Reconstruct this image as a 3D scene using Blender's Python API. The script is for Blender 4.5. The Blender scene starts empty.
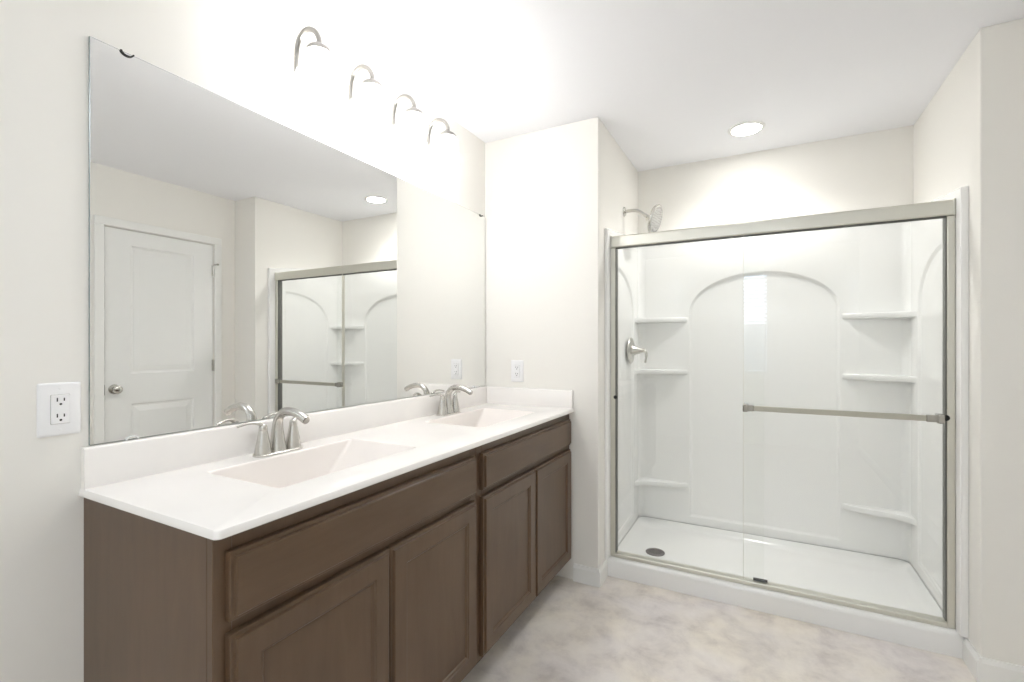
import bpy, bmesh, math
from mathutils import Vector, Matrix

# ------------------------------------------------------------------ camera, light, exposure
scene = bpy.context.scene
COL = scene.collection
PI = math.pi

YAW = 0.4871
FPX = 472.8
cam_data = bpy.data.cameras.new('camera')
cam_data.sensor_fit = 'HORIZONTAL'
cam_data.sensor_width = 36.0
cam_data.lens = 36.0 * FPX / 1024.0
cam_data.shift_y = 2.88 / 1024.0
cam_data.clip_start = 0.02
cam = bpy.data.objects.new('camera', cam_data)
cam.location = (0, 0, 1.27)
cam.rotation_euler = (PI / 2, 0, YAW)
COL.objects.link(cam)
scene.camera = cam

scene.view_settings.view_transform = 'Standard'
scene.view_settings.look = 'None'
scene.view_settings.gamma = 1.0
scene.view_settings.use_curve_mapping = False
scene.view_settings.exposure = 0.50

world = bpy.data.worlds.new('daylight')
world.use_nodes = True
scene.world = world
bg = world.node_tree.nodes['Background']
bg.inputs['Color'].default_value = (0.72, 0.82, 1.0, 1)
bg.inputs['Strength'].default_value = 4.0

VANITY_L = 19.0       # radiance of the frosted vanity shades
CAN_L = 45.0
CAN_SPOT = 29.0      # watts of the downlight beam         # radiance of the shower downlight lens
FILL_L = 33.0         # radiance of the fill lamp added behind the camera
VANITY_C = (1.0, 0.992, 0.98)
CAN_C = (1.0, 0.985, 0.955)
FILL_C = (0.84, 0.92, 1.0)

try:
    scene.cycles.max_bounces = 16
    scene.cycles.diffuse_bounces = 10
    scene.cycles.glossy_bounces = 6
    scene.cycles.transparent_max_bounces = 16
    scene.cycles.transmission_bounces = 8
    scene.cycles.use_denoising = True
    scene.cycles.sample_clamp_indirect = 6.0
    scene.cycles.caustics_reflective = True
except Exception:
    pass

# ------------------------------------------------------------------ materials
def new_mat(name):
    m = bpy.data.materials.new(name)
    m.use_nodes = True
    nt = m.node_tree
    return m, nt, nt.nodes['Principled BSDF']

def simple(name, color, rough=0.5, metal=0.0, spec=0.5, bump=0.0, bump_scale=200.0, vary=0.0, vary_scale=4.0, coat=0.0):
    m, nt, b = new_mat(name)
    b.inputs['Base Color'].default_value = (*color, 1)
    b.inputs['Roughness'].default_value = rough
    b.inputs['Metallic'].default_value = metal
    b.inputs['Specular IOR Level'].default_value = spec
    b.inputs['Coat Weight'].default_value = coat
    tc = nt.nodes.new('ShaderNodeTexCoord')
    if vary > 0:
        n = nt.nodes.new('ShaderNodeTexNoise')
        n.inputs['Scale'].default_value = vary_scale
        n.inputs['Detail'].default_value = 4
        nt.links.new(tc.outputs['Object'], n.inputs['Vector'])
        r = nt.nodes.new('ShaderNodeValToRGB')
        r.color_ramp.elements[0].position = 0.3
        r.color_ramp.elements[1].position = 0.7
        r.color_ramp.elements[0].color = (*[c * (1 - vary) for c in color], 1)
        r.color_ramp.elements[1].color = (*[min(1, c * (1 + vary)) for c in color], 1)
        nt.links.new(n.outputs['Fac'], r.inputs['Fac'])
        nt.links.new(r.outputs['Color'], b.inputs['Base Color'])
    if bump > 0:
        n2 = nt.nodes.new('ShaderNodeTexNoise')
        n2.inputs['Scale'].default_value = bump_scale
        n2.inputs['Detail'].default_value = 3
        nt.links.new(tc.outputs['Object'], n2.inputs['Vector'])
        bp = nt.nodes.new('ShaderNodeBump')
        bp.inputs['Strength'].default_value = bump
        bp.inputs['Distance'].default_value = 0.001
        nt.links.new(n2.outputs['Fac'], bp.inputs['Height'])
        nt.links.new(bp.outputs['Normal'], b.inputs['Normal'])
    return m

def emitter(name, color, strength):
    m, nt, b = new_mat(name)
    b.inputs['Base Color'].default_value = (0.9, 0.9, 0.9, 1)
    b.inputs['Roughness'].default_value = 0.4
    b.inputs['Emission Color'].default_value = (*color, 1)
    b.inputs['Emission Strength'].default_value = strength
    return m

def glass_mat(name, tint):
    m = bpy.data.materials.new(name)
    m.use_nodes = True
    nt = m.node_tree
    nt.nodes.clear()
    out = nt.nodes.new('ShaderNodeOutputMaterial')
    mix = nt.nodes.new('ShaderNodeMixShader')
    tr = nt.nodes.new('ShaderNodeBsdfTransparent')
    gl = nt.nodes.new('ShaderNodeBsdfGlossy')
    tr.inputs['Color'].default_value = (*tint, 1)
    gl.inputs['Roughness'].default_value = 0.0
    gl.inputs['Color'].default_value = (1, 1, 1, 1)
    lw = nt.nodes.new('ShaderNodeLayerWeight')
    lw.inputs['Blend'].default_value = 0.5
    pw = nt.nodes.new('ShaderNodeMath'); pw.operation = 'POWER'; pw.inputs[1].default_value = 5.0
    ml = nt.nodes.new('ShaderNodeMath'); ml.operation = 'MULTIPLY_ADD'
    ml.inputs[1].default_value = 0.96; ml.inputs[2].default_value = 0.04
    nt.links.new(lw.outputs['Facing'], pw.inputs[0])
    nt.links.new(pw.outputs[0], ml.inputs[0])
    nt.links.new(ml.outputs[0], mix.inputs['Fac'])
    nt.links.new(tr.outputs[0], mix.inputs[1])
    nt.links.new(gl.outputs[0], mix.inputs[2])
    nt.links.new(mix.outputs[0], out.inputs['Surface'])
    return m

def wood_mat(name, stretch):
    m, nt, b = new_mat(name)
    tc = nt.nodes.new('ShaderNodeTexCoord')
    mp = nt.nodes.new('ShaderNodeMapping')
    mp.inputs['Scale'].default_value = stretch
    nt.links.new(tc.outputs['Object'], mp.inputs['Vector'])
    n = nt.nodes.new('ShaderNodeTexNoise')
    n.inputs['Scale'].default_value = 9.0
    n.inputs['Detail'].default_value = 6
    n.inputs['Roughness'].default_value = 0.62
    n.inputs['Distortion'].default_value = 0.4
    nt.links.new(mp.outputs[0], n.inputs['Vector'])
    n2 = nt.nodes.new('ShaderNodeTexNoise')
    n2.inputs['Scale'].default_value = 3.0
    n2.inputs['Detail'].default_value = 2
    nt.links.new(tc.outputs['Object'], n2.inputs['Vector'])
    r = nt.nodes.new('ShaderNodeValToRGB')
    r.color_ramp.elements[0].position = 0.25
    r.color_ramp.elements[1].position = 0.78
    r.color_ramp.elements[0].color = (0.082, 0.048, 0.026, 1)
    r.color_ramp.elements[1].color = (0.136, 0.084, 0.049, 1)
    mx = nt.nodes.new('ShaderNodeMath'); mx.operation = 'MULTIPLY_ADD'
    mx.inputs[1].default_value = 0.55
    ml = nt.nodes.new('ShaderNodeMath'); ml.operation = 'MULTIPLY'; ml.inputs[1].default_value = 0.45
    nt.links.new(n2.outputs['Fac'], ml.inputs[0])
    nt.links.new(n.outputs['Fac'], mx.inputs[0])
    nt.links.new(ml.outputs[0], mx.inputs[2])
    nt.links.new(mx.outputs[0], r.inputs['Fac'])
    nt.links.new(r.outputs['Color'], b.inputs['Base Color'])
    b.inputs['Roughness'].default_value = 0.32
    b.inputs['Specular IOR Level'].default_value = 0.42
    return m

def floor_mat():
    m, nt, b = new_mat('mottled_vinyl')
    tc = nt.nodes.new('ShaderNodeTexCoord')
    n = nt.nodes.new('ShaderNodeTexNoise')
    n.inputs['Scale'].default_value = 6.5
    n.inputs['Detail'].default_value = 9
    n.inputs['Roughness'].default_value = 0.66
    n.inputs['Distortion'].default_value = 0.25
    nt.links.new(tc.outputs['Object'], n.inputs['Vector'])
    r = nt.nodes.new('ShaderNodeValToRGB')
    e = r.color_ramp.elements
    e[0].position = 0.30; e[0].color = (0.57, 0.525, 0.49, 1)
    e[1].position = 0.66; e[1].color = (0.84, 0.795, 0.735, 1)
    k = e.new(0.44); k.color = (0.71, 0.665, 0.62, 1)
    k = e.new(0.54); k.color = (0.79, 0.745, 0.69, 1)
    nt.links.new(n.outputs['Fac'], r.inputs['Fac'])
    n2 = nt.nodes.new('ShaderNodeTexNoise')
    n2.inputs['Scale'].default_value = 3.1
    n2.inputs['Detail'].default_value = 3
    nt.links.new(tc.outputs['Object'], n2.inputs['Vector'])
    r2 = nt.nodes.new('ShaderNodeValToRGB')
    r2.color_ramp.elements[0].position = 0.35
    r2.color_ramp.elements[1].position = 0.65
    r2.color_ramp.elements[0].color = (0.94, 0.94, 0.99, 1)
    r2.color_ramp.elements[1].color = (1.0, 0.985, 0.95, 1)
    nt.links.new(n2.outputs['Fac'], r2.inputs['Fac'])
    mx = nt.nodes.new('ShaderNodeMix'); mx.data_type = 'RGBA'; mx.blend_type = 'MULTIPLY'
    mx.inputs['Factor'].default_value = 1.0
    nt.links.new(r.outputs['Color'], mx.inputs['A'])
    nt.links.new(r2.outputs['Color'], mx.inputs['B'])
    nt.links.new(mx.outputs['Result'], b.inputs['Base Color'])
    b.inputs['Roughness'].default_value = 0.42
    b.inputs['Specular IOR Level'].default_value = 0.35
    return m

M_WALL = simple('wall_paint', (0.83, 0.815, 0.775), 0.75, spec=0.25, bump=0.08, bump_scale=260)
M_CEIL = simple('ceiling_paint', (0.885, 0.89, 0.92), 0.9, spec=0.1, bump=0.06, bump_scale=180)
M_TRIM = simple('trim_paint', (0.84, 0.84, 0.82), 0.4, spec=0.4)
M_DOOR = simple('door_paint', (0.82, 0.825, 0.81), 0.45, spec=0.4)
M_FLOOR = floor_mat()
M_WOODV = wood_mat('brown_stained_wood_upright_grain', (3.2, 3.2, 0.5))
M_WOODH = wood_mat('brown_stained_wood_level_grain', (3.2, 0.5, 3.2))
M_DARK = simple('dark_toe_kick', (0.06, 0.042, 0.03), 0.6)
M_MARBLE = simple('cultured_marble', (0.86, 0.835, 0.81), 0.14, spec=0.5, vary=0.02, vary_scale=5)
M_BASIN_SHADED = simple('cultured_marble_basin_shaded', (0.83, 0.785, 0.75), 0.16, spec=0.5, vary=0.02, vary_scale=5)  # same marble as the counter, with the bowl's shade put into the colour
M_ACRYL = simple('white_acrylic', (0.85, 0.85, 0.84), 0.16, spec=0.5)
M_NICKEL = simple('satin_nickel', (0.60, 0.585, 0.55), 0.26, metal=1.0)
M_FRAME = simple('brushed_nickel_frame', (0.70, 0.69, 0.625), 0.44, metal=1.0)
M_LAMP = simple('lamp_nickel', (0.34, 0.33, 0.31), 0.3, metal=1.0)
M_BAR = simple('towel_bar_nickel', (0.50, 0.49, 0.43), 0.3, metal=1.0)
M_SEAL = simple('grey_seal', (0.10, 0.10, 0.09), 0.4)
M_PLATE = simple('fixture_backplate', (0.86, 0.85, 0.82), 0.6, metal=1.0)
M_CHROME = simple('dark_chrome', (0.42, 0.41, 0.38), 0.2, metal=1.0)
M_BLACK = simple('black_rubber', (0.012, 0.012, 0.012), 0.5)
M_SLOT = simple('outlet_slot', (0.01, 0.01, 0.01), 0.8)
M_GREY = simple('drain_grey', (0.19, 0.17, 0.17), 0.35, metal=0.6)
M_PLASTIC = simple('white_plastic', (0.86, 0.86, 0.87), 0.3, spec=0.5)
M_CLIP = simple('clear_clip', (0.85, 0.86, 0.85), 0.15, spec=0.6)
M_MIRROR = simple('mirror_silver', (0.895, 0.90, 0.89), 0.0, metal=1.0)
M_MEDGE = simple('mirror_edge', (0.30, 0.33, 0.32), 0.25, metal=0.5)
M_GLASS = glass_mat('clear_shower_glass', (0.985, 0.99, 0.986))
M_GEDGE = simple('glass_edge', (0.30, 0.34, 0.32), 0.15, spec=0.6)
M_SHADE = emitter('lit_frosted_shade', VANITY_C, VANITY_L)
M_CAN = emitter('lit_downlight_lens', CAN_C, CAN_L)
M_FILL = emitter('lit_fill_diffuser', FILL_C, FILL_L)
M_BLIND = simple('blind_slat', (0.82, 0.83, 0.86), 0.5)
M_NOZZLE = simple('spray_face', (0.42, 0.42, 0.41), 0.35, metal=0.8, vary=0.35, vary_scale=150)

# ------------------------------------------------------------------ mesh helpers
ORIGIN = {}

def box(bm, x0, x1, y0, y1, z0, z1):
    v = [bm.verts.new(p) for p in ((x0, y0, z0), (x1, y0, z0), (x1, y1, z0), (x0, y1, z0),
                                   (x0, y0, z1), (x1, y0, z1), (x1, y1, z1), (x0, y1, z1))]
    for f in ((0, 3, 2, 1), (4, 5, 6, 7), (0, 1, 5, 4), (1, 2, 6, 5), (2, 3, 7, 6), (3, 0, 4, 7)):
        bm.faces.new([v[i] for i in f])
    return bm

def boxbm(*a):
    return box(bmesh.new(), *a)

def loops(bm, rings, cap_first=False, cap_last=False, closed=True):
    vs = [[bm.verts.new(p) for p in r] for r in rings]
    n = len(rings[0])
    for a, b in zip(vs[:-1], vs[1:]):
        for i in range(n if closed else n - 1):
            j = (i + 1) % n
            bm.faces.new((a[i], a[j], b[j], b[i]))
    if cap_first:
        bm.faces.new(list(reversed(vs[0])))
    if cap_last:
        bm.faces.new(vs[-1])
    return vs

def frame_of(axis):
    a = Vector(axis).normalized()
    t = Vector((0, 0, 1)) if abs(a.z) < 0.9 else Vector((1, 0, 0))
    u = t.cross(a).normalized()
    return a, u, a.cross(u)

def lathe(bm, prof, origin, axis=(0, 0, 1), seg=24, cap0=True, cap1=True, sx=1.0, sy=1.0):
    a, u, v = frame_of(axis)
    o = Vector(origin)
    rings = []
    for r, h in prof:
        rings.append([o + a * h + (u * math.cos(2 * PI * k / seg) * sx + v * math.sin(2 * PI * k / seg) * sy) * r
                      for k in range(seg)])
    loops(bm, rings, cap0, cap1)
    return bm

def bez(pts, n=24):
    """Catmull-Rom through the points."""
    P = [Vector(p) for p in pts]
    P = [P[0] * 2 - P[1]] + P + [P[-1] * 2 - P[-2]]
    out = []
    segs = len(P) - 3
    for i in range(segs):
        p0, p1, p2, p3 = P[i:i + 4]
        m = max(2, n // segs)
        for k in range(m):
            t = k / m
            out.append(0.5 * ((2 * p1) + (p2 - p0) * t + (2 * p0 - 5 * p1 + 4 * p2 - p3) * t * t + (3 * p1 - p0 - 3 * p2 + p3) * t ** 3))
    out.append(P[-2])
    return out

def tube(bm, pts, radii, seg=14, flat=1.0, up=(0, 0, 1)):
    """Tube along pts; 'flat' squashes the section along the up-ish direction."""
    P = [Vector(p) for p in pts]
    n = len(P)
    if not hasattr(radii, '__len__'):
        radii = [radii] * n
    if len(radii) != n:
        R = []
        for i in range(n):
            t = i / (n - 1) * (len(radii) - 1)
            k = min(int(t), len(radii) - 2)
            R.append(radii[k] + (radii[k + 1] - radii[k]) * (t - k))
        radii = R
    rings = []
    u = None
    for i in range(n):
        d = (P[min(i + 1, n - 1)] - P[max(i - 1, 0)]).normalized()
        if u is None:
            w = Vector(up)
            if abs(w.dot(d)) > 0.9:
                w = Vector((1, 0, 0)) if abs(d.x) < 0.9 else Vector((0, 1, 0))
            u = (w - d * w.dot(d)).normalized()
        else:
            u = (u - d * u.dot(d)).normalized()
        v = d.cross(u)
        rings.append([P[i] + (u * math.cos(2 * PI * k / seg) * flat + v * math.sin(2 * PI * k / seg)) * radii[i] for k in range(seg)])
    loops(bm, rings, True, True)
    return bm

def rrect(u0, u1, v0, v1, r, n=6):
    pts = []
    for cx, cy, a in ((u1 - r, v1 - r, 0), (u0 + r, v1 - r, PI / 2), (u0 + r, v0 + r, PI), (u1 - r, v0 + r, 1.5 * PI)):
        for k in range(n + 1):
            t = a + PI / 2 * k / n
            pts.append((cx + r * math.cos(t), cy + r * math.sin(t)))
    return pts

def fill_between(bm, outer, inners):
    """Flat face bounded by an outer vertex loop with holes at the inner vertex loops."""
    edges = []
    for lp in [outer] + inners:
        for i in range(len(lp)):
            a, b = lp[i], lp[(i + 1) % len(lp)]
            e = bm.edges.get((a, b)) or bm.edges.new((a, b))
            edges.append(e)
    bmesh.ops.triangle_fill(bm, use_beauty=True, use_dissolve=False, edges=edges)

def obj(name, bm, mat, parent=None, smooth=False, bevel=0.0, seg=2, angle=40, recalc=True):
    if recalc:
        bmesh.ops.recalc_face_normals(bm, faces=bm.faces)
    off = Vector((0, 0, 0))
    if parent is not None:
        off = ORIGIN[parent.name]
    bmesh.ops.translate(bm, verts=bm.verts, vec=-off)
    me = bpy.data.meshes.new(name)
    bm.to_mesh(me)
    bm.free()
    me.materials.append(mat)
    o = bpy.data.objects.new(name, me)
    COL.objects.link(o)
    if parent is not None:
        o.parent = parent
    ORIGIN[o.name] = off
    if smooth:
        for p in me.polygons:
            p.use_smooth = True
        try:
            me.set_sharp_from_angle(angle=math.radians(angle))
        except Exception:
            pass
    if bevel > 0:
        b = o.modifiers.new('edge', 'BEVEL')
        b.width = bevel
        b.segments = seg
        b.limit_method = 'ANGLE'
        b.angle_limit = math.radians(35)
        b.harden_normals = False
    return o

def thing(name, label, cat, loc, group=None):
    o = bpy.data.objects.new(name, None)
    o.empty_display_size = 0.05
    COL.objects.link(o)
    o.location = loc
    ORIGIN[o.name] = Vector(loc)
    tag(o, label, cat, group)
    return o

def tag(o, label, cat, group=None):
    o['label'] = label
    o['category'] = cat
    if group:
        o['group'] = group
    return o

def struct(o, label=None, cat=None):
    o['kind'] = 'structure'
    if label:
        o['label'] = label
    if cat:
        o['category'] = cat
    return o

def copy_tree(o, parent=None):
    c = o.copy()
    COL.objects.link(c)
    c.parent = parent
    for ch in list(o.children):
        copy_tree(ch, c)
    return c

# ------------------------------------------------------------------ the room
W = -1.4464            # mirror face
WL = -1.4524           # painted wall behind the mirror
XN, XR, XD = -0.76, 0.726, 0.993
YN = 2.402             # wall at the far end of the vanity
YB = 3.300             # painted wall behind the shower
YREAR = -1.60
ZC = 2.462

struct(obj('floor', boxbm(WL - .1, XD + .15, YREAR - .1, YB + .1, -0.1, 0), M_FLOOR), 'mottled beige and grey vinyl floor', 'floor')
struct(obj('ceiling', boxbm(WL - .1, XD + .15, YREAR - .1, YB + .1, ZC, ZC + .1), M_CEIL), 'flat white ceiling', 'ceiling')
struct(obj('wall_left', boxbm(WL - .1, WL, YREAR, YN, 0, ZC), M_WALL), 'off-white wall behind the vanity and mirror', 'wall')
struct(obj('wall_end', boxbm(WL - .1, XN, YN, YB, 0, ZC), M_WALL, bevel=.004), 'off-white wall closing the far end of the vanity', 'wall')
struct(obj('wall_back', boxbm(WL - .1, XD + .15, YB, YB + .1, 0, ZC), M_WALL), 'off-white wall above the shower surround', 'wall')
struct(obj('wall_alcove', boxbm(XR, XD + .15, YN, YB, 0, ZC), M_WALL, bevel=.004), 'off-white wall jutting out to the right of the shower', 'wall')

DY0, DY1, DZ = 1.516, 2.228, 2.062        # passage door opening
bm = bmesh.new()
box(bm, XD, XD + .12, YREAR, DY0, 0, ZC)
box(bm, XD, XD + .12, DY1, YN, 0, ZC)
box(bm, XD, XD + .12, DY0, DY1, DZ, ZC)
box(bm, XD + .08, XD + .12, DY0, DY1, 0, DZ)
struct(obj('wall_right', bm, M_WALL), 'off-white wall holding the passage door', 'wall')

WX0, WX1, WZ0, WZ1 = -0.215, 0.045, 0.92, 2.17
bm = bmesh.new()
box(bm, WL - .1, WX0, YREAR - .1, YREAR, 0, ZC)
box(bm, WX1, XD + .15, YREAR - .1, YREAR, 0, ZC)
box(bm, WX0, WX1, YREAR - .1, YREAR, 0, WZ0)
box(bm, WX0, WX1, YREAR - .1, YREAR, WZ1, ZC)
struct(obj('wall_rear', bm, M_WALL), 'off-white wall behind the camera', 'wall')

bm = bmesh.new()
box(bm, WX0 - .05, WX0, YREAR, YREAR + .015, WZ0 - .05, WZ1 + .05)
box(bm, WX1, WX1 + .05, YREAR, YREAR + .015, WZ0 - .05, WZ1 + .05)
box(bm, WX0, WX1, YREAR, YREAR + .015, WZ1, WZ1 + .05)
box(bm, WX0, WX1, YREAR, YREAR + .03, WZ0 - .05, WZ0)
win = struct(obj('window_1', bm, M_TRIM), 'narrow window with white casing', 'window')
obj('pane', boxbm(WX0, WX1, YREAR - .07, YREAR - .065, WZ0, WZ1), M_GLASS, win)
bm = bmesh.new()
for k in range(25):
    z = WZ0 + .03 + k * .05
    hz, hy = (.013, .020) if z > 1.50 else (.024, .008)
    vs = [bm.verts.new(p) for p in ((WX0 + .004, YREAR - .03 - hy, z + hz), (WX1 - .004, YREAR - .03 - hy, z + hz),
                                   (WX1 - .004, YREAR - .03 + hy, z - hz), (WX0 + .004, YREAR - .03 + hy, z - hz))]
    top = bm.faces.new(vs)
    r = bmesh.ops.extrude_face_region(bm, geom=[top])
    bmesh.ops.translate(bm, verts=[g for g in r['geom'] if isinstance(g, bmesh.types.BMVert)], vec=(0, 0, .003))
obj('blind', bm, M_BLIND, win)

# baseboards: board with a small chamfered top
def baseboard(name, p0, p1, nrm, label, h=.092, t=.013):
    p0, p1, n = Vector((*p0, 0)), Vector((*p1, 0)), Vector((*nrm, 0))
    prof = [(0, 0), (t, 0), (t, h - .018), (t * .55, h - .006), (t * .45, h), (0, h)]
    bm = bmesh.new()
    rings = [[p + n * d + Vector((0, 0, z)) for d, z in prof] for p in (p0, p1)]
    loops(bm, rings, True, True)
    return struct(obj(name, bm, M_TRIM), label, 'baseboard')
baseboard('baseboard_end', (-0.895, YN), (XN, YN), (0, -1), 'short white baseboard between vanity and shower')
baseboard('baseboard_alcove_left', (XN, YN - .013), (XN, 2.532), (1, 0), 'stub of white baseboard meeting the left end of the shower curb')
baseboard('baseboard_alcove_right', (XR, YN - .013), (XR, 2.532), (-1, 0), 'stub of white baseboard meeting the right end of the shower curb')
baseboard('baseboard_jog', (XR, YN), (XD, YN), (0, -1), 'white baseboard under the wall right of the shower')
baseboard('baseboard_right', (XD, YREAR), (XD, DY0 - .062), (-1, 0), 'white baseboard along the passage door wall')
baseboard('baseboard_left', (WL, YREAR), (WL, .525), (1, 0), 'white baseboard on the wall left of the vanity')

# passage door, seen in the mirror
def relief(bm, mp, outer, holes, depth_back=None):
    """Face in (u,v) with holes; each hole is a list of (loop, depth) rings. mp(u,v,d) -> point."""
    ov = [bm.verts.new(mp(u, v, 0)) for u, v in outer]
    inner = []
    for rings in holes:
        vs = [[bm.verts.new(mp(u, v, d)) for u, v in lp] for lp, d in rings]
        for a, b in zip(vs[:-1], vs[1:]):
            n = len(a)
            for i in range(n):
                j = (i + 1) % n
                bm.faces.new((a[i], a[j], b[j], b[i]))
        bm.faces.new(vs[-1])
        inner.append(vs[0])
    fill_between(bm, ov, inner)
    if depth_back is not None:
        bv = [bm.verts.new(mp(u, v, depth_back)) for u, v in outer]
        n = len(ov)
        for i in range(n):
            j = (i + 1) % n
            bm.faces.new((ov[i], ov[j], bv[j], bv[i]))
        bm.faces.new(bv)

def rect(u0, u1, v0, v1, i=0.0):
    return [(u0 + i, v0 + i), (u1 - i, v0 + i), (u1 - i, v1 - i), (u0 + i, v1 - i)]

dx = XD + .004
mpd = lambda u, v, d: (dx + d, u, v)
bm = bmesh.new()
def door_hole(y0, y1, z0, z1):
    return [(rect(y0, y1, z0, z1, 0), 0), (rect(y0, y1, z0, z1, .008), .007), (rect(y0, y1, z0, z1, .018), .009),
            (rect(y0, y1, z0, z1, .024), .007), (rect(y0, y1, z0, z1, .055), .002)]
relief(bm, mpd, rect(DY0 + .004, DY1 - .004, .012, DZ - .004),
       [door_hole(1.668, 2.082, 1.062, 1.955), door_hole(1.668, 2.082, .24, .852)], .036)
door = struct(obj('door_1', bm, M_DOOR), 'white two-panel passage door reflected in the mirror', 'door')
bm = bmesh.new()
lathe(bm, [(.032, 0), (.033, .004), (.030, .009), (.013, .012), (.012, .03), (.02, .036), (.0275, .046), (.027, .058), (.02, .064), (.006, .066)],
      (dx, 1.572, .962), (-1, 0, 0), 28)
kn = obj('knob', bm, M_NICKEL, door, smooth=True)
kn['label'] = 'satin nickel round door knob'
obj('latch_plate', boxbm(dx - .003, dx + .004, DY0 - .006, DY0 + .004, .925, .995), M_CHROME, door)
for z in (1.855, 1.10, .30):
    bm = bmesh.new()
    lathe(bm, [(.006, -.045), (.007, -.044), (.007, .044), (.006, .045)], (dx - .006, DY1 - .002, z), (0, 0, 1), 12)
    box(bm, dx - .003, dx + .001, DY1 - .012, DY1 + .006, z - .044, z + .044)
    h = obj('hinge', bm, M_NICKEL, door)
    if z > 1.5:
        bm = bmesh.new()
        tube(bm, [(dx - .008, DY1, z + .047), (dx - .05, DY1 + .004, z + .047)], .0045, 10)
        lathe(bm, [(.008, 0), (.008, .012)], (dx - .048, DY1 + .004, z + .047), (-1, 0, 0), 12)
        obj('hinge_stop', bm, M_CHROME, h)
bm = bmesh.new()
cw, ct = .058, .014
def casing_prof(d): return d
box(bm, XD - ct, XD, DY0 - cw, DY0 - .003, 0, DZ + .003)
box(bm, XD - ct, XD, DY1 + .003, DY1 + cw, 0, DZ + .003)
box(bm, XD - ct, XD, DY0 - cw, DY1 + cw, DZ + .003, DZ + cw)
struct(obj('trim_1', bm, M_TRIM, bevel=.004), 'flat white casing around the passage door', 'door casing')

# ------------------------------------------------------------------ vanity cabinets
XF = -0.921            # face frame
XDOOR = -0.8965        # door fronts
CY = (0.526, 1.4575, YN - .002)
KICK = .105
TOPC = .902

def slab_front(y0, y1, z0, z1, inner):
    """Cabinet front seen from +X: stepped outer edge; doors also carry a beaded recessed panel."""
    bm = bmesh.new()
    prof = [(0, -.0242), (0, -.0105), (.0005, -.0095), (.0016, -.0088), (.0078, -.0086), (.0088, -.0076), (.0094, -.0046), (.0099, -.0016), (.0112, -.0004), (.0132, 0)]
    if inner:
        s = .058
        prof += [(s, 0), (s + .0015, -.0025), (s + .006, -.0032), (s + .0085, -.006), (s + .010, -.0085), (s + .0115, -.0092)]
    rings = [[(XDOOR + d, a, b) for a, b in rect(y0, y1, z0, z1, i)] for i, d in prof]
    loops(bm, rings, True, True)
    return bm

def vanity(y0, y1, label, left_end):
    t = thing('vanity_cabinet', label, 'cabinet', (XF, y0, 0), 'brown double vanity cabinets')
    bm = bmesh.new()
    box(bm, WL + .001, XF - .019, y0, y0 + .016, KICK if not left_end else 0, TOPC)       # side panels
    box(bm, WL + .001, XF - .019, y1 - .016, y1, KICK, TOPC)
    box(bm, WL + .001, XF - .019, y0 + .016, y1 - .016, KICK, KICK + .016)
    box(bm, WL + .001, WL + .012, y0 + .016, y1 - .016, KICK + .016, TOPC)
    obj('carcass', bm, M_WOODV, t)
    bm = bmesh.new()
    st = .038
    box(bm, XF - .019, XF, y0, y0 + st, KICK if not left_end else KICK, TOPC)
    box(bm, XF - .019, XF, y1 - st, y1, KICK, TOPC)
    box(bm, XF - .019, XF, y0 + st, y1 - st, TOPC - .04, TOPC)
    box(bm, XF - .019, XF, y0 + st, y1 - st, .70, .738)
    box(bm, XF - .019, XF, y0 + st, y1 - st, KICK, KICK + .035)
    box(bm, XF - .019, XF, (y0 + y1) / 2 - .019, (y0 + y1) / 2 + .019, KICK + .035, .70)
    obj('face_frame', bm, M_WOODV, t, bevel=.0012, seg=1)
    obj('toe_kick', boxbm(XF - .095, XF - .08, y0 + .001, y1 - .001, 0, KICK), M_DARK, t)
    a, b = y0 + .024, y1 - .024
    mid = (a + b) / 2
    obj('drawer_front', slab_front(a, b, .733, .868, False), M_WOODH, t)
    obj('door', slab_front(a, mid - .0015, .122, .708, True), M_WOODV, t)
    obj('door', slab_front(mid + .0015, b, .122, .708, True), M_WOODV, t)
    return t

vanity(CY[0], CY[1], 'brown vanity cabinet at the near end, with its side panel exposed', True)
vanity(CY[1] + .0005, CY[2], 'brown vanity cabinet at the far end, against the end wall', False)

# ------------------------------------------------------------------ countertop with two moulded basins
CF, CY0, CZ = -0.893, 0.516, 0.922
top = thing('countertop', 'white cultured marble double-basin countertop on the brown vanity', 'countertop', (-1.17, 1.45, .9025))
BAS = (1.0, 1.935)
FAU = (0.993, 1.928)
def crect(i, z):
    r = .012
    x0, x1, y0, y1 = WL + .0005, CF - i, CY0 + i, YN - .0005
    pts = [(x1, y1, z), (x0, y1, z), (x0, y0, z)]
    for k in range(5):
        a = -PI / 2 + PI / 2 * k / 4
        pts.append((x1 - r + r * math.cos(a), y0 + r + r * math.sin(a), z))
    return pts
bm = bmesh.new()
rings = [crect(.012, .9025), crect(.004, .9025), crect(.0005, .905), crect(0, .9075), crect(.0025, .917), crect(.0045, .9205), crect(.008, CZ)]
vs = loops(bm, rings, False, False)
holes = []
under = []
for c in BAS:
    under.append([bm.verts.new((x, y, .9025)) for x, y in rrect(-1.345, -1.015, c - .27, c + .27, .02)])
fill_between(bm, vs[0], under)
for c in BAS:
    lp = [bm.verts.new((x, y, CZ)) for x, y in rrect(-1.336, -1.024, c - .258, c + .258, .014)]
    holes.append(lp)
fill_between(bm, vs[-1], holes)
obj('counter_slab', bm, M_MARBLE, top, smooth=True, angle=35)
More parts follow.
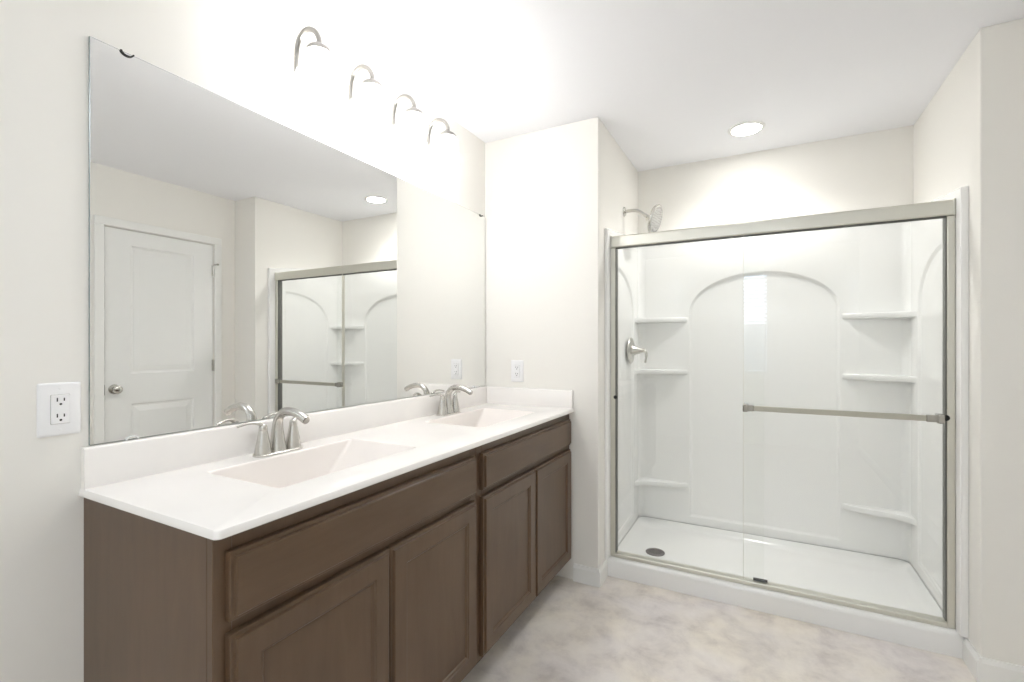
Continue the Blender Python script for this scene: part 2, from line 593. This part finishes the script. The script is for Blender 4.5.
for c in BAS:
    bm = bmesh.new()
    def ring(x0, x1, y0, y1, r, z): return [(x, y, z) for x, y in rrect(x0, x1, c + y0, c + y1, r)]
    rings = [ring(-1.336, -1.024, -.258, .258, .014, CZ), ring(-1.3335, -1.0265, -.2555, .2555, .0135, CZ - .0015),
             ring(-1.330, -1.030, -.250, .250, .013, CZ - .006),
             ring(-1.322, -1.038, -.205, .150, .014, CZ - .098), ring(-1.312, -1.048, -.195, .135, .018, CZ - .110),
             ring(-1.290, -1.070, -.170, .110, .024, CZ - .1155), ring(-1.212, -1.158, -.053, .001, .0265, CZ - .118)]
    loops(bm, rings, False, True)
    b = obj('basin', bm, M_BASIN_SHADED, top, smooth=True, angle=60)
    bm = bmesh.new()
    lathe(bm, [(.030, 0), (.030, .002), (.024, .004), (.021, .002), (.019, .003), (.004, .006)], (-1.185, c - .026, CZ - .1182), (0, 0, 1), 24)
    obj('drain', bm, M_NICKEL, b, smooth=True)
bm = bmesh.new()
loops(bm, [[(x, y, z) for x, z in ((WL + .0005, CZ - .001), (W + .016, CZ - .001), (W + .0155, 1.014), (W + .013, 1.0185), (W + .009, 1.0205), (WL + .0005, 1.0205))]
           for y in (CY0 + .004, YN - .001)], True, True)
obj('backsplash', bm, M_MARBLE, top, smooth=True, angle=50)
bm = bmesh.new()
loops(bm, [[(x, y, z) for y, z in ((YN - .0008, CZ - .001), (YN - .018, CZ - .001), (YN - .0175, 1.014), (YN - .015, 1.0185), (YN - .011, 1.0205), (YN - .0008, 1.0205))]
           for x in (W + .0165, CF - .006)], True, True)
obj('side_splash', bm, M_MARBLE, top, smooth=True, angle=50)

# ------------------------------------------------------------------ faucets
def faucet(yc, label):
    fx = -1.376
    t = thing('faucet', label, 'faucet', (fx, yc, CZ), 'bathroom faucets')
    bm = bmesh.new()
    rings = []
    for i, z in ((0, 0), (0, .0045), (.002, .0065), (.006, .0072)):
        rings.append([(x, y, CZ + z) for x, y in rrect(fx - .027 + i, fx + .027 - i, yc - .083 + i, yc + .083 - i, .026 - i)])
    loops(bm, rings, True, True)
    obj('base_plate', bm, M_NICKEL, t, smooth=True)
    # spout: tapered column turning over into a flattened arc
    bm = bmesh.new()
    pts = bez([(fx - .002, yc, CZ + .006), (fx - .004, yc, CZ + .045), (fx - .005, yc, CZ + .080), (fx + .002, yc, CZ + .110), (fx + .027, yc, CZ + .131),
               (fx + .060, yc, CZ + .1345), (fx + .099, yc, CZ + .126), (fx + .131, yc, CZ + .111)], 35)
    tube(bm, pts, [.026, .0205, .0170, .0142, .0132, .0130, .0130, .0125], 18, up=(1, 0, 0))
    sp = obj('spout', bm, M_NICKEL, t, smooth=True, angle=50)
    bm = bmesh.new()
    d = (pts[-1] - pts[-2]).normalized()
    lathe(bm, [(.0102, 0), (.0102, .004), (.008, .0042)], pts[-1] - d * .001, d, 16)
    obj('aerator', bm, M_CHROME, sp)
    for s in (-1, 1):
        hy = yc + s * .0535
        bm = bmesh.new()
        lathe(bm, [(.0252, .0055), (.0246, .013), (.0208, .035), (.0165, .056), (.0136, .073), (.0128, .076), (.0124, .0775), (.0128, .079), (.0120, .089), (.0088, .096), (.003, .099)],
              (fx, hy, CZ), (0, 0, 1), 24)
        h = obj('handle', bm, M_NICKEL, t, smooth=True, angle=50)
        bm = bmesh.new()
        pts = bez([(fx, hy - s * .004, CZ + .087), (fx - .003, hy + s * .010, CZ + .099), (fx - .009, hy + s * .03, CZ + .1045), (fx - .015, hy + s * .050, CZ + .103), (fx - .021, hy + s * .070, CZ + .098)], 20)
        tube(bm, pts, [.010, .0085, .0070, .0062, .0068], 14, flat=.62)
        obj('lever', bm, M_NICKEL, h, smooth=True)
    return t
faucet(FAU[0], 'satin nickel faucet on the near basin of the white countertop')
faucet(FAU[1], 'satin nickel faucet on the far basin, by the end wall')

# ------------------------------------------------------------------ mirror
MY0, MY1, MZ0, MZ1 = .5355, 2.3925, 1.0225, 2.0195
mir = thing('wall_mirror', 'large frameless mirror clipped to the wall above the vanity', 'mirror', (W, (MY0 + MY1) / 2, MZ0))
bm = bmesh.new()
loops(bm, [[(x, a, b) for a, b in rect(MY0, MY1, MZ0, MZ1, i)] for x, i in ((WL + .0004, 0), (W - .0012, 0), (W - .0003, .0012))], True, False)
obj('mirror_backing', bm, M_MEDGE, mir)
bm = bmesh.new()
v = [bm.verts.new((W - .0003, a, b)) for a, b in rect(MY0, MY1, MZ0, MZ1, .0012)]
bm.faces.new(v)
obj('mirror_glass', bm, M_MIRROR, mir)
for y, z, mat, lab in ((.612, MZ1, M_BLACK, 'black top clip'), (2.345, MZ1, M_BLACK, 'black top clip'),
                       (.623, MZ0, M_CLIP, 'clear bottom clip'), (2.27, MZ0, M_CLIP, 'clear bottom clip')):
    bm = bmesh.new()
    s = 1 if z < 1.5 else -1
    n = 10
    arc = [(.015 * math.cos(PI * k / n), .011 * math.sin(PI * k / n)) for k in range(n + 1)]
    ins = [(a * .78, b * .74) for a, b in reversed(arc)]
    loops(bm, [[(x, y + a, z + s * b - s * .001) for a, b in arc + ins] for x in (W + .0002, W + .004)], True, True)
    c = obj('clip', bm, mat, mir)
    c['label'] = lab

# ------------------------------------------------------------------ vanity light
LYS = [1.100, 1.345, 1.590, 1.835]
lt = thing('vanity_light', 'four-shade satin nickel bath light glowing above the mirror', 'light fixture', (WL, sum(LYS) / 4, 2.22))
bm = bmesh.new()
rings = []
for d, i in ((.0005, 0), (.014, 0), (.018, .004), (.0195, .009)):
    rings.append([(WL + d, a, b) for a, b in rrect(1.065 + i, 1.870 - i, 2.150 + i, 2.245 - i, .012)])
loops(bm, rings, True, True)
obj('backplate', bm, M_PLATE, lt, smooth=True)
for y in LYS:
    ax = W + .130
    bm = bmesh.new()
    pts = bez([(WL + .018, y, 2.210), (WL + .022, y, 2.228), (WL + .025, y, 2.285), (WL + .040, y, 2.326), (WL + .076, y, 2.344), (WL + .114, y, 2.328), (ax, y, 2.295), (ax, y, 2.270)], 36)
    tube(bm, pts, .0085, 12, up=(0, 1, 0))
    obj('arm', bm, M_LAMP, lt, smooth=True)
    bm = bmesh.new()
    lathe(bm, [(.010, .292), (.013, .286), (.018, .282), (.034, .273), (.041, .264), (.043, .254), (.0415, .253), (.030, .258)], (ax, y, 1.990), (0, 0, 1), 28, True, False)
    obj('socket_cup', bm, M_LAMP, lt, smooth=True, angle=60)
    bm = bmesh.new()
    lathe(bm, [(.033, .258), (.040, .2525), (.045, .235), (.0475, .21), (.049, .185), (.051, .158), (.054, .138), (.050, .137), (.046, .155), (.044, .18)],
          (ax, y, 1.990), (0, 0, 1), 28, True, True)
    obj('shade', bm, M_SHADE, lt, smooth=True, angle=60)

# ------------------------------------------------------------------ outlets
def outlet(mp, label):
    """mp(a, d, z): a across the plate, d out from the wall, z up, relative to the plate centre."""
    t = thing('wall_outlet', label, 'outlet', mp(0, 0, 0))
    bm = bmesh.new()
    rings = []
    for d, i in ((.0003, 0), (.003, 0), (.0055, .0025), (.0062, .005)):
        rings.append([mp(a, d, z) for a, z in rrect(-.039 + i, .039 - i, -.0615 + i, .0615 - i, .004)])
    loops(bm, rings, True, True)
    obj('cover_plate', bm, M_PLASTIC, t, smooth=True, angle=30)
    bm = bmesh.new()
    loops(bm, [[mp(a, d, z) for a, z in rrect(-.0168 + i, .0168 - i, -.0335 + i, .0335 - i, .002)] for d, i in ((.005, 0), (.0085, 0), (.0093, .001))], True, True)
    rc = obj('receptacle', bm, M_PLASTIC, t)
    obj_gap = bmesh.new()
    loops(obj_gap, [[mp(a, d, z) for a, z in rrect(-.0175, .0175, -.0342, .0342, .002)] for d in (.0058, .0064)], True, True)
    obj('insert_gap', obj_gap, M_CHROME, t)
    for s in (-1, 1):
        bm = bmesh.new()
        zc = s * .0185 + .001
        for a, h in ((-.0062, .0044), (.0062, .0036)):
            loops(bm, [[mp(a + p, d, zc + .003 + q) for p, q in rect(-.0012, .0012, -h, h)] for d in (.0085, .0095)], True, True)
        loops(bm, [[mp(.0026 * math.cos(2 * PI * k / 12), d, zc - .0075 + .0026 * math.sin(2 * PI * k / 12)) for k in range(12)] for d in (.0085, .0095)], True, True)
        obj('socket_slots', bm, M_SLOT, rc)
        bm = bmesh.new()
        loops(bm, [[mp(r * math.cos(2 * PI * k / 12), d, s * .048 + r * math.sin(2 * PI * k / 12)) for k in range(12)] for d, r in ((.005, .0032), (.0068, .0032), (.0072, .002))], True, True)
        obj('screw', bm, M_PLASTIC, t)
outlet(lambda a, d, z: Vector((WL + d, .481 + a, 1.118 + z)), 'white duplex wall outlet left of the mirror')
outlet(lambda a, d, z: Vector((-1.237 + a, YN - d, 1.115 + z)), 'white duplex wall outlet on the end wall, above the side splash')

# ------------------------------------------------------------------ shower base
SXL, SXR, SYB = -0.742, 0.700, 3.262       # inner faces of the surround
base = thing('shower_tray', 'low white acrylic shower pan with a raised curb', 'shower base', (0, 2.9, 0))
bm = bmesh.new()
def pr_(x0, x1, y0, y1, r, z): return [(x, y, z) for x, y in rrect(x0, x1, y0, y1, r, 8)]
ex0, ex1, ey0, ey1 = XN + .0008, XR - .0008, 2.534, YB - .0008
rings = [pr_(ex0, ex1, ey0, ey1, .006, 0), pr_(ex0, ex1, ey0, ey1, .006, .079), pr_(ex0 + .001, ex1 - .001, ey0 + .003, ey1 - .001, .007, .089),
         pr_(ex0 + .002, ex1 - .002, ey0 + .010, ey1 - .002, .010, .096), pr_(ex0 + .004, ex1 - .004, ey0 + .020, ey1 - .004, .012, .0985),
         pr_(SXL + .003, SXR - .003, 2.612, SYB - .003, .05, .0985), pr_(SXL + .008, SXR - .008, 2.620, SYB - .008, .05, .095),
         pr_(SXL + .018, SXR - .018, 2.632, SYB - .018, .055, .078), pr_(SXL + .036, SXR - .036, 2.650, SYB - .040, .06, .060),
         pr_(SXL + .070, SXR - .070, 2.680, SYB - .075, .06, .0535)]
n = len(rings[0])
dc = Vector((-.556, 2.845, .047))
rings.append([(dc.x + .062 * math.cos(2 * PI * (k + .5) / n), dc.y + .062 * math.sin(2 * PI * (k + .5) / n), .047) for k in range(n)])
loops(bm, rings, True, True)
obj('pan', bm, M_ACRYL, base, smooth=True, angle=50)
bm = bmesh.new()
lathe(bm, [(.054, 0), (.054, .003), (.050, .005), (.046, .0035), (.004, .004)], dc, (0, 0, 1), 32)
dr = obj('drain', bm, M_GREY, base, smooth=True, angle=40)
bm = bmesh.new()
for rr, k in ((.016, 6), (.030, 12)):
    for q in range(k):
        a = 2 * PI * q / k
        lathe(bm, [(.0038, 0), (.0038, .001)], dc + Vector((rr * math.cos(a), rr * math.sin(a), .0036)), (0, 0, 1), 8)
obj('drain_holes', bm, M_SLOT, dr)

# ------------------------------------------------------------------ shower surround
ST0, ST1, STF = .100, 1.980, 1.892
sur = thing('shower_surround', 'glossy white arched shower wall surround with moulded corner shelves', 'shower surround', (0, SYB, ST0))
def arch(u0, u1, v0, vs_, va, n=28, clip=None, i=0.0):
    u0 += i; u1 -= i; v0 += i; va -= i
    c, a = (u0 + u1) / 2, (u1 - u0) / 2
    lo = u0 if clip is None else clip + i
    tm = math.acos(max(-1.0, min(1.0, (lo - c) / a)))
    pts = [(lo, v0), (u1, v0)]
    for k in range(n + 1):
        t = tm * k / n
        pts.append((c + a * math.cos(t), vs_ + (va - vs_) * math.sin(t)))
    return pts
RF = .042
mpb = lambda u, v, d: (u, SYB + d, v)
bm = bmesh.new()
def rec(loopf, depth):
    return [(loopf(0), 0), (loopf(.003), depth * .06), (loopf(.010), depth * .45), (loopf(.017), depth * .88), (loopf(.023), depth)]
ARX0, ARX1 = -.424, .395
arch_h = rec(lambda i: arch(ARX0, ARX1, .142, 1.475, 1.716, i=i), .016)
relief(bm, mpb, rect(SXL + RF, SXR - RF, ST0, ST1), [arch_h])
# concave corner fillets
for sx, s in ((SXL, 1), (SXR, -1)):
    cx, cy = sx + s * RF, SYB - RF
    prof = [(cx - s * RF * math.sin(PI / 2 * k / 8), cy + RF * math.cos(PI / 2 * k / 8)) for k in range(9)]
    loops(bm, [[(x, y, ST0) for x, y in prof], [(x, y, ST1) for x, y in prof]], closed=False)
# rim along the top, back to the painted wall
loops(bm, [[(SXL, SYB, ST1), (SXR, SYB, ST1)], [(SXL, SYB + .002, ST1 + .006), (SXR, SYB + .002, ST1 + .006)], [(SXL, YB - .001, ST1 + .008), (SXR, YB - .001, ST1 + .008)]], closed=False)
bmesh.ops.remove_doubles(bm, verts=bm.verts, dist=.0002)
obj('back_panel', bm, M_ACRYL, sur, smooth=True, angle=30)
SF = 2.512
for sx, s in ((SXL, 1), (SXR, -1)):
    bm = bmesh.new()
    mps = lambda u, v, d, sx=sx, s=s: (sx - s * d, u, v)
    hole = rec(lambda i: arch(2.27, 3.105, .15, 1.47, 1.722, clip=2.652, i=i), .012)
    yb_ = SYB - RF
    zt = lambda y: STF + (ST1 - STF) * (y - SF) / (SYB - SF)
    relief(bm, mps, [(SF + .006, ST0), (yb_, ST0), (yb_, zt(yb_)), (SF + .006, zt(SF))], [hole])
    wx = XN + .001 if s > 0 else XR - .001
    # rounded front edge and sloping top edge, returning to the wall
    loops(bm, [[(sx, SF + .006, ST0), (sx, SF + .006, zt(SF))], [(sx - s * .002, SF + .0015, ST0), (sx - s * .002, SF + .0015, STF + .003)],
               [(sx - s * .006, SF, ST0), (sx - s * .006, SF, STF + .006)], [(wx, SF, ST0), (wx, SF, STF + .008)]], closed=False)
    loops(bm, [[(sx, SF + .006, zt(SF)), (sx, yb_, zt(yb_)), (sx, SYB, ST1)], [(sx - s * .002, SF + .0015, STF + .003), (sx - s * .002, yb_, zt(yb_) + .003), (sx - s * .002, SYB, ST1 + .003)],
               [(sx - s * .006, SF, STF + .006), (sx - s * .006, yb_, zt(yb_) + .006), (sx - s * .006, SYB, ST1 + .006)], [(wx, SF, STF + .008), (wx, yb_, zt(yb_) + .008), (wx, SYB, ST1 + .008)]], closed=False)
    bmesh.ops.remove_doubles(bm, verts=bm.verts, dist=.0002)
    obj('side_panel', bm, M_ACRYL, sur, smooth=True, angle=30)
bm = bmesh.new()
cp = [(SXL + .004, 2.70)] + [(x, y) for x, y in reversed(rrect(SXL + .004, SXR - .004, 2.5, SYB - .004, .05, 8)[:18])] + [(SXR - .004, 2.70)]
tube(bm, [(x, y, ST0 - .0002) for x, y in cp], .0016, 6)
cj = obj('caulk_joint', bm, simple('grey_caulk', (0.40, 0.40, 0.40), 0.7), sur)
cj['label'] = 'thin grey joint between surround and shower tray'
def shelf(side, z):
    if side < 0:
        plan = [(SXL - .004, SYB + .004), (ARX0 - .008, SYB + .004), (ARX0 - .008, SYB - .002), (-.47, SYB - .024), (-.555, SYB - .052), (-.655, SYB - .068), (-.708, SYB - .088), (SXL + .003, SYB - .135), (SXL - .004, SYB - .15)]
    else:
        plan = [(SXR + .004, SYB + .004), (ARX1 + .008, SYB + .004), (ARX1 + .008, SYB - .002), (.442, SYB - .024), (.52, SYB - .052), (.615, SYB - .068), (.666, SYB - .088), (SXR - .003, SYB - .135), (SXR + .004, SYB - .15)]
    bm = bmesh.new()
    cx = sum(p[0] for p in plan[:3]) / 3
    h = .03
    def ring(k, zz): return [(x + (0 if j in (0, 1, 8) else (-side) * 0), y + (k if 2 <= j <= 7 else 0), zz) for j, (x, y) in enumerate(plan)]
    loops(bm, [ring(.010, z - h - .002), ring(.003, z - h), ring(.0005, z - h + .003), ring(0, z - .005), ring(.001, z - .0015), ring(.004, z)], True, True)
    return obj('shelf', bm, M_ACRYL, sur, smooth=True, angle=50)
for side in (-1, 1):
    for z in (1.442, 1.10, .362):
        shelf(side, z)

# ------------------------------------------------------------------ sliding shower door
sd = thing('shower_door', 'sliding glass shower door in a brushed nickel frame', 'shower door', (0, 2.585, .102))
HX0, HX1 = SXL + .0008, SXR - .0008
DF = 2.558
bm = bmesh.new()
prof = [(DF + .003, 1.800), (DF, 1.805), (DF - .001, 1.83), (DF + .001, 1.856), (DF + .006, 1.863), (2.612, 1.863), (2.614, 1.800), (2.606, 1.800), (2.606, 1.815), (DF + .010, 1.815), (DF + .010, 1.800)]
loops(bm, [[(x, y, z) for y, z in prof] for x in (HX0 + .008, HX1 - .008)], True, True)
obj('header_rail', bm, M_FRAME, sd, smooth=True, angle=25)
obj('header_seal', boxbm(HX0 + .027, HX1 - .027, 2.5655, 2.5705, 1.7905, 1.803), M_SEAL, sd)
for x0, x1 in ((HX0, HX0 + .0085), (HX1 - .0085, HX1)):
    obj('end_cap', boxbm(x0, x1, DF - .003, 2.616, 1.797, 1.867), M_FRAME, sd, bevel=.004)
for x0, x1, s in ((HX0, HX0 + .026, 1), (HX1 - .026, HX1, -1)):
    j = obj('wall_jamb', boxbm(x0, x1, DF + .003, 2.612, .0995, 1.7965), M_FRAME, sd, bevel=.003)
    xi = x1 if s > 0 else x0
    obj('rubber_seal', boxbm(min(xi, xi + s * .0035), max(xi, xi + s * .0035), 2.568, 2.606, .122, 1.796), M_SEAL, j)
bm = bmesh.new()
prof = [(DF + .001, .0995), (DF, .116), (DF + .002, .119), (DF + .006, .1205), (DF + .012, .119), (2.600, .1185), (2.608, .118), (2.612, .115), (2.614, .0995)]
loops(bm, [[(x, y, z) for y, z in prof] for x in (HX0 + .0265, HX1 - .0265)], True, True)
obj('sill_track', bm, M_FRAME, sd, smooth=True, angle=25)
obj('door_guide', boxbm(-.040, .022, 2.584, 2.602, .1195, .1275), M_BLACK, sd, bevel=.002)
def pane(x0, x1, y):
    return obj('glass_panel', boxbm(x0, x1, y, y + .006, .124, 1.806), M_GLASS, sd)
gi = pane(-.712, .008, 2.588)
go = pane(-.081, .671, 2.572)
obj('edge_strip', boxbm(-.0826, -.0811, 2.560, 2.586, .124, 1.799), M_FRAME, go)
BZ = .962
tb = obj('towel_bar', boxbm(-.040, .612, 2.533, 2.541, BZ - .0125, BZ + .0125), M_BAR, go, bevel=.003)
for x0, x1 in ((-.078, -.036), (.600, .642)):
    bm = bmesh.new()
    box(bm, x0, x1, 2.530, 2.544, BZ - .0145, BZ + .0145)
    obj('bar_end', bm, M_CHROME, go, bevel=.003)
for x in (-.072, .647):
    bm = bmesh.new()
    box(bm, x - .012, x + .012, 2.528, 2.5725, BZ - .019, BZ + .019)
    obj('clamp', bm, M_CHROME, go, bevel=.004)
bm = bmesh.new()
lathe(bm, [(.010, 0), (.012, .002), (.012, .012), (.009, .014)], (.667, 2.5605, BZ + .004), (0, -1, 0), 18)
obj('bumper', bm, M_BLACK, sd, smooth=True)
bm = bmesh.new()
lathe(bm, [(.009, 0), (.010, .002), (.010, .008), (.007, .010)], (-.712, 2.561, .978), (0, -1, 0), 16)
obj('bumper', bm, M_BLACK, sd, smooth=True)

# ------------------------------------------------------------------ shower head and valve
sh = thing('shower_spray', 'satin nickel shower head on a bent arm above the glass door', 'shower head', (XN, 2.92, 2.09))
bm = bmesh.new()
lathe(bm, [(.030, 0), (.030, .003), (.026, .008), (.013, .012)], (XN + .0005, 2.92, 2.09), (1, 0, 0), 24)
obj('flange', bm, M_NICKEL, sh, smooth=True)
bm = bmesh.new()
pts = bez([(XN + .006, 2.92, 2.09), (XN + .05, 2.92, 2.091), (XN + .085, 2.92, 2.084), (XN + .12, 2.92, 2.060), (XN + .15, 2.92, 2.038)], 24)
tube(bm, pts, .0105, 14)
obj('arm', bm, M_NICKEL, sh, smooth=True)
hx = Vector((-.606, 2.92, 2.030))
ax = Vector((.94, -.11, -.30)).normalized()
bm = bmesh.new()
lathe(bm, [(.010, -.018), (.016, -.012), (.018, 0), (.014, .010), (.013, .018)], hx, ax, 18)
obj('ball_joint', bm, M_NICKEL, sh, smooth=True)
bm = bmesh.new()
lathe(bm, [(.014, .012), (.030, .018), (.066, .024), (.086, .030), (.090, .037), (.088, .044), (.084, .046)], hx, ax, 36)
hd = obj('spray_head', bm, M_NICKEL, sh, smooth=True)
bm = bmesh.new()
lathe(bm, [(.082, .0455), (.081, .049), (.060, .050), (.0595, .048), (.056, .048), (.055, .0505), (.004, .051)], hx, ax, 36)
fc = obj('spray_face', bm, M_NOZZLE, hd, smooth=True, angle=30)
fc['label'] = 'pale spray face dotted with nozzles'
bm = bmesh.new()
a_, u_, v_ = frame_of(ax)
for rr, k in ((.018, 8), (.034, 14), (.048, 20), (.070, 28)):
    for q in range(k):
        t = 2 * PI * q / k
        lathe(bm, [(.003, 0), (.0022, .003)], hx + a_ * .0495 + (u_ * math.cos(t) + v_ * math.sin(t)) * rr, ax, 6)
obj('nozzles', bm, M_CHROME, hd)

va = thing('shower_valve', 'satin nickel shower valve with a hooked lever on the left surround wall', 'shower valve', (SXL, 3.006, 1.228))
vo = Vector((SXL + .0122 - .012, 3.006, 1.228))
bm = bmesh.new()
lathe(bm, [(.082, .0005), (.083, .004), (.079, .010), (.060, .014), (.040, .017), (.030, .018)], vo, (1, 0, 0), 36)
obj('escutcheon', bm, M_NICKEL, va, smooth=True)
bm = bmesh.new()
lathe(bm, [(.038, .016), (.034, .022), (.025, .040), (.018, .062), (.013, .078), (.010, .086), (.004, .089)], vo, (1, 0, 0), 26)
h = obj('handle', bm, M_NICKEL, va, smooth=True)
bm = bmesh.new()
pts = bez([vo + Vector((.070, 0, .004)), vo + Vector((.088, -.006, .004)), vo + Vector((.100, -.014, -.008)), vo + Vector((.105, -.022, -.036)), vo + Vector((.099, -.028, -.076))], 20)
tube(bm, pts, [.012, .0105, .009, .0075, .0065], 14, flat=.8)
obj('lever', bm, M_NICKEL, h, smooth=True)

# ------------------------------------------------------------------ shower downlight and added fill lamp
rl = thing('recessed_light', 'round recessed ceiling downlight glowing over the shower', 'downlight', (-.079, 2.921, ZC))
bm = bmesh.new()
lathe(bm, [(.094, -.0004), (.094, -.003), (.090, -.006), (.076, -.0075), (.073, -.005), (.073, -.0008)], (-.079, 2.921, ZC), (0, 0, 1), 40, True, True)
obj('trim_ring', bm, M_TRIM, rl, smooth=True)
bm = bmesh.new()
lathe(bm, [(.0725, -.0052), (.0725, -.0066), (.068, -.0072), (.01, -.0074)], (-.079, 2.921, ZC), (0, 0, 1), 40)
obj('lens', bm, M_CAN, rl, smooth=True)

ld = bpy.data.lights.new('downlight_beam', 'SPOT')
ld.energy = CAN_SPOT
ld.color = CAN_C
ld.spot_size = math.radians(140)
ld.spot_blend = 0.7
ld.shadow_soft_size = 0.05
lo = bpy.data.objects.new('beam', ld)
COL.objects.link(lo)
lo.parent = rl
lo.location = (0, 0, -.012)

cl = thing('fill_light', 'added round fill light, unseen behind the camera', 'fill light', (-.25, -.75, ZC))  # unseen lamp added to fill the room with cool light
bm = bmesh.new()
lathe(bm, [(.20, -.0005), (.20, -.02), (.19, -.025), (.185, -.025)], (-.25, -.75, ZC), (0, 0, 1), 40)
obj('rim', bm, M_FRAME, cl, smooth=True)
bm = bmesh.new()
lathe(bm, [(.184, -.0255), (.18, -.045), (.15, -.062), (.08, -.072), (.01, -.074)], (-.25, -.75, ZC), (0, 0, 1), 40)
obj('diffuser', bm, M_FILL, cl, smooth=True)
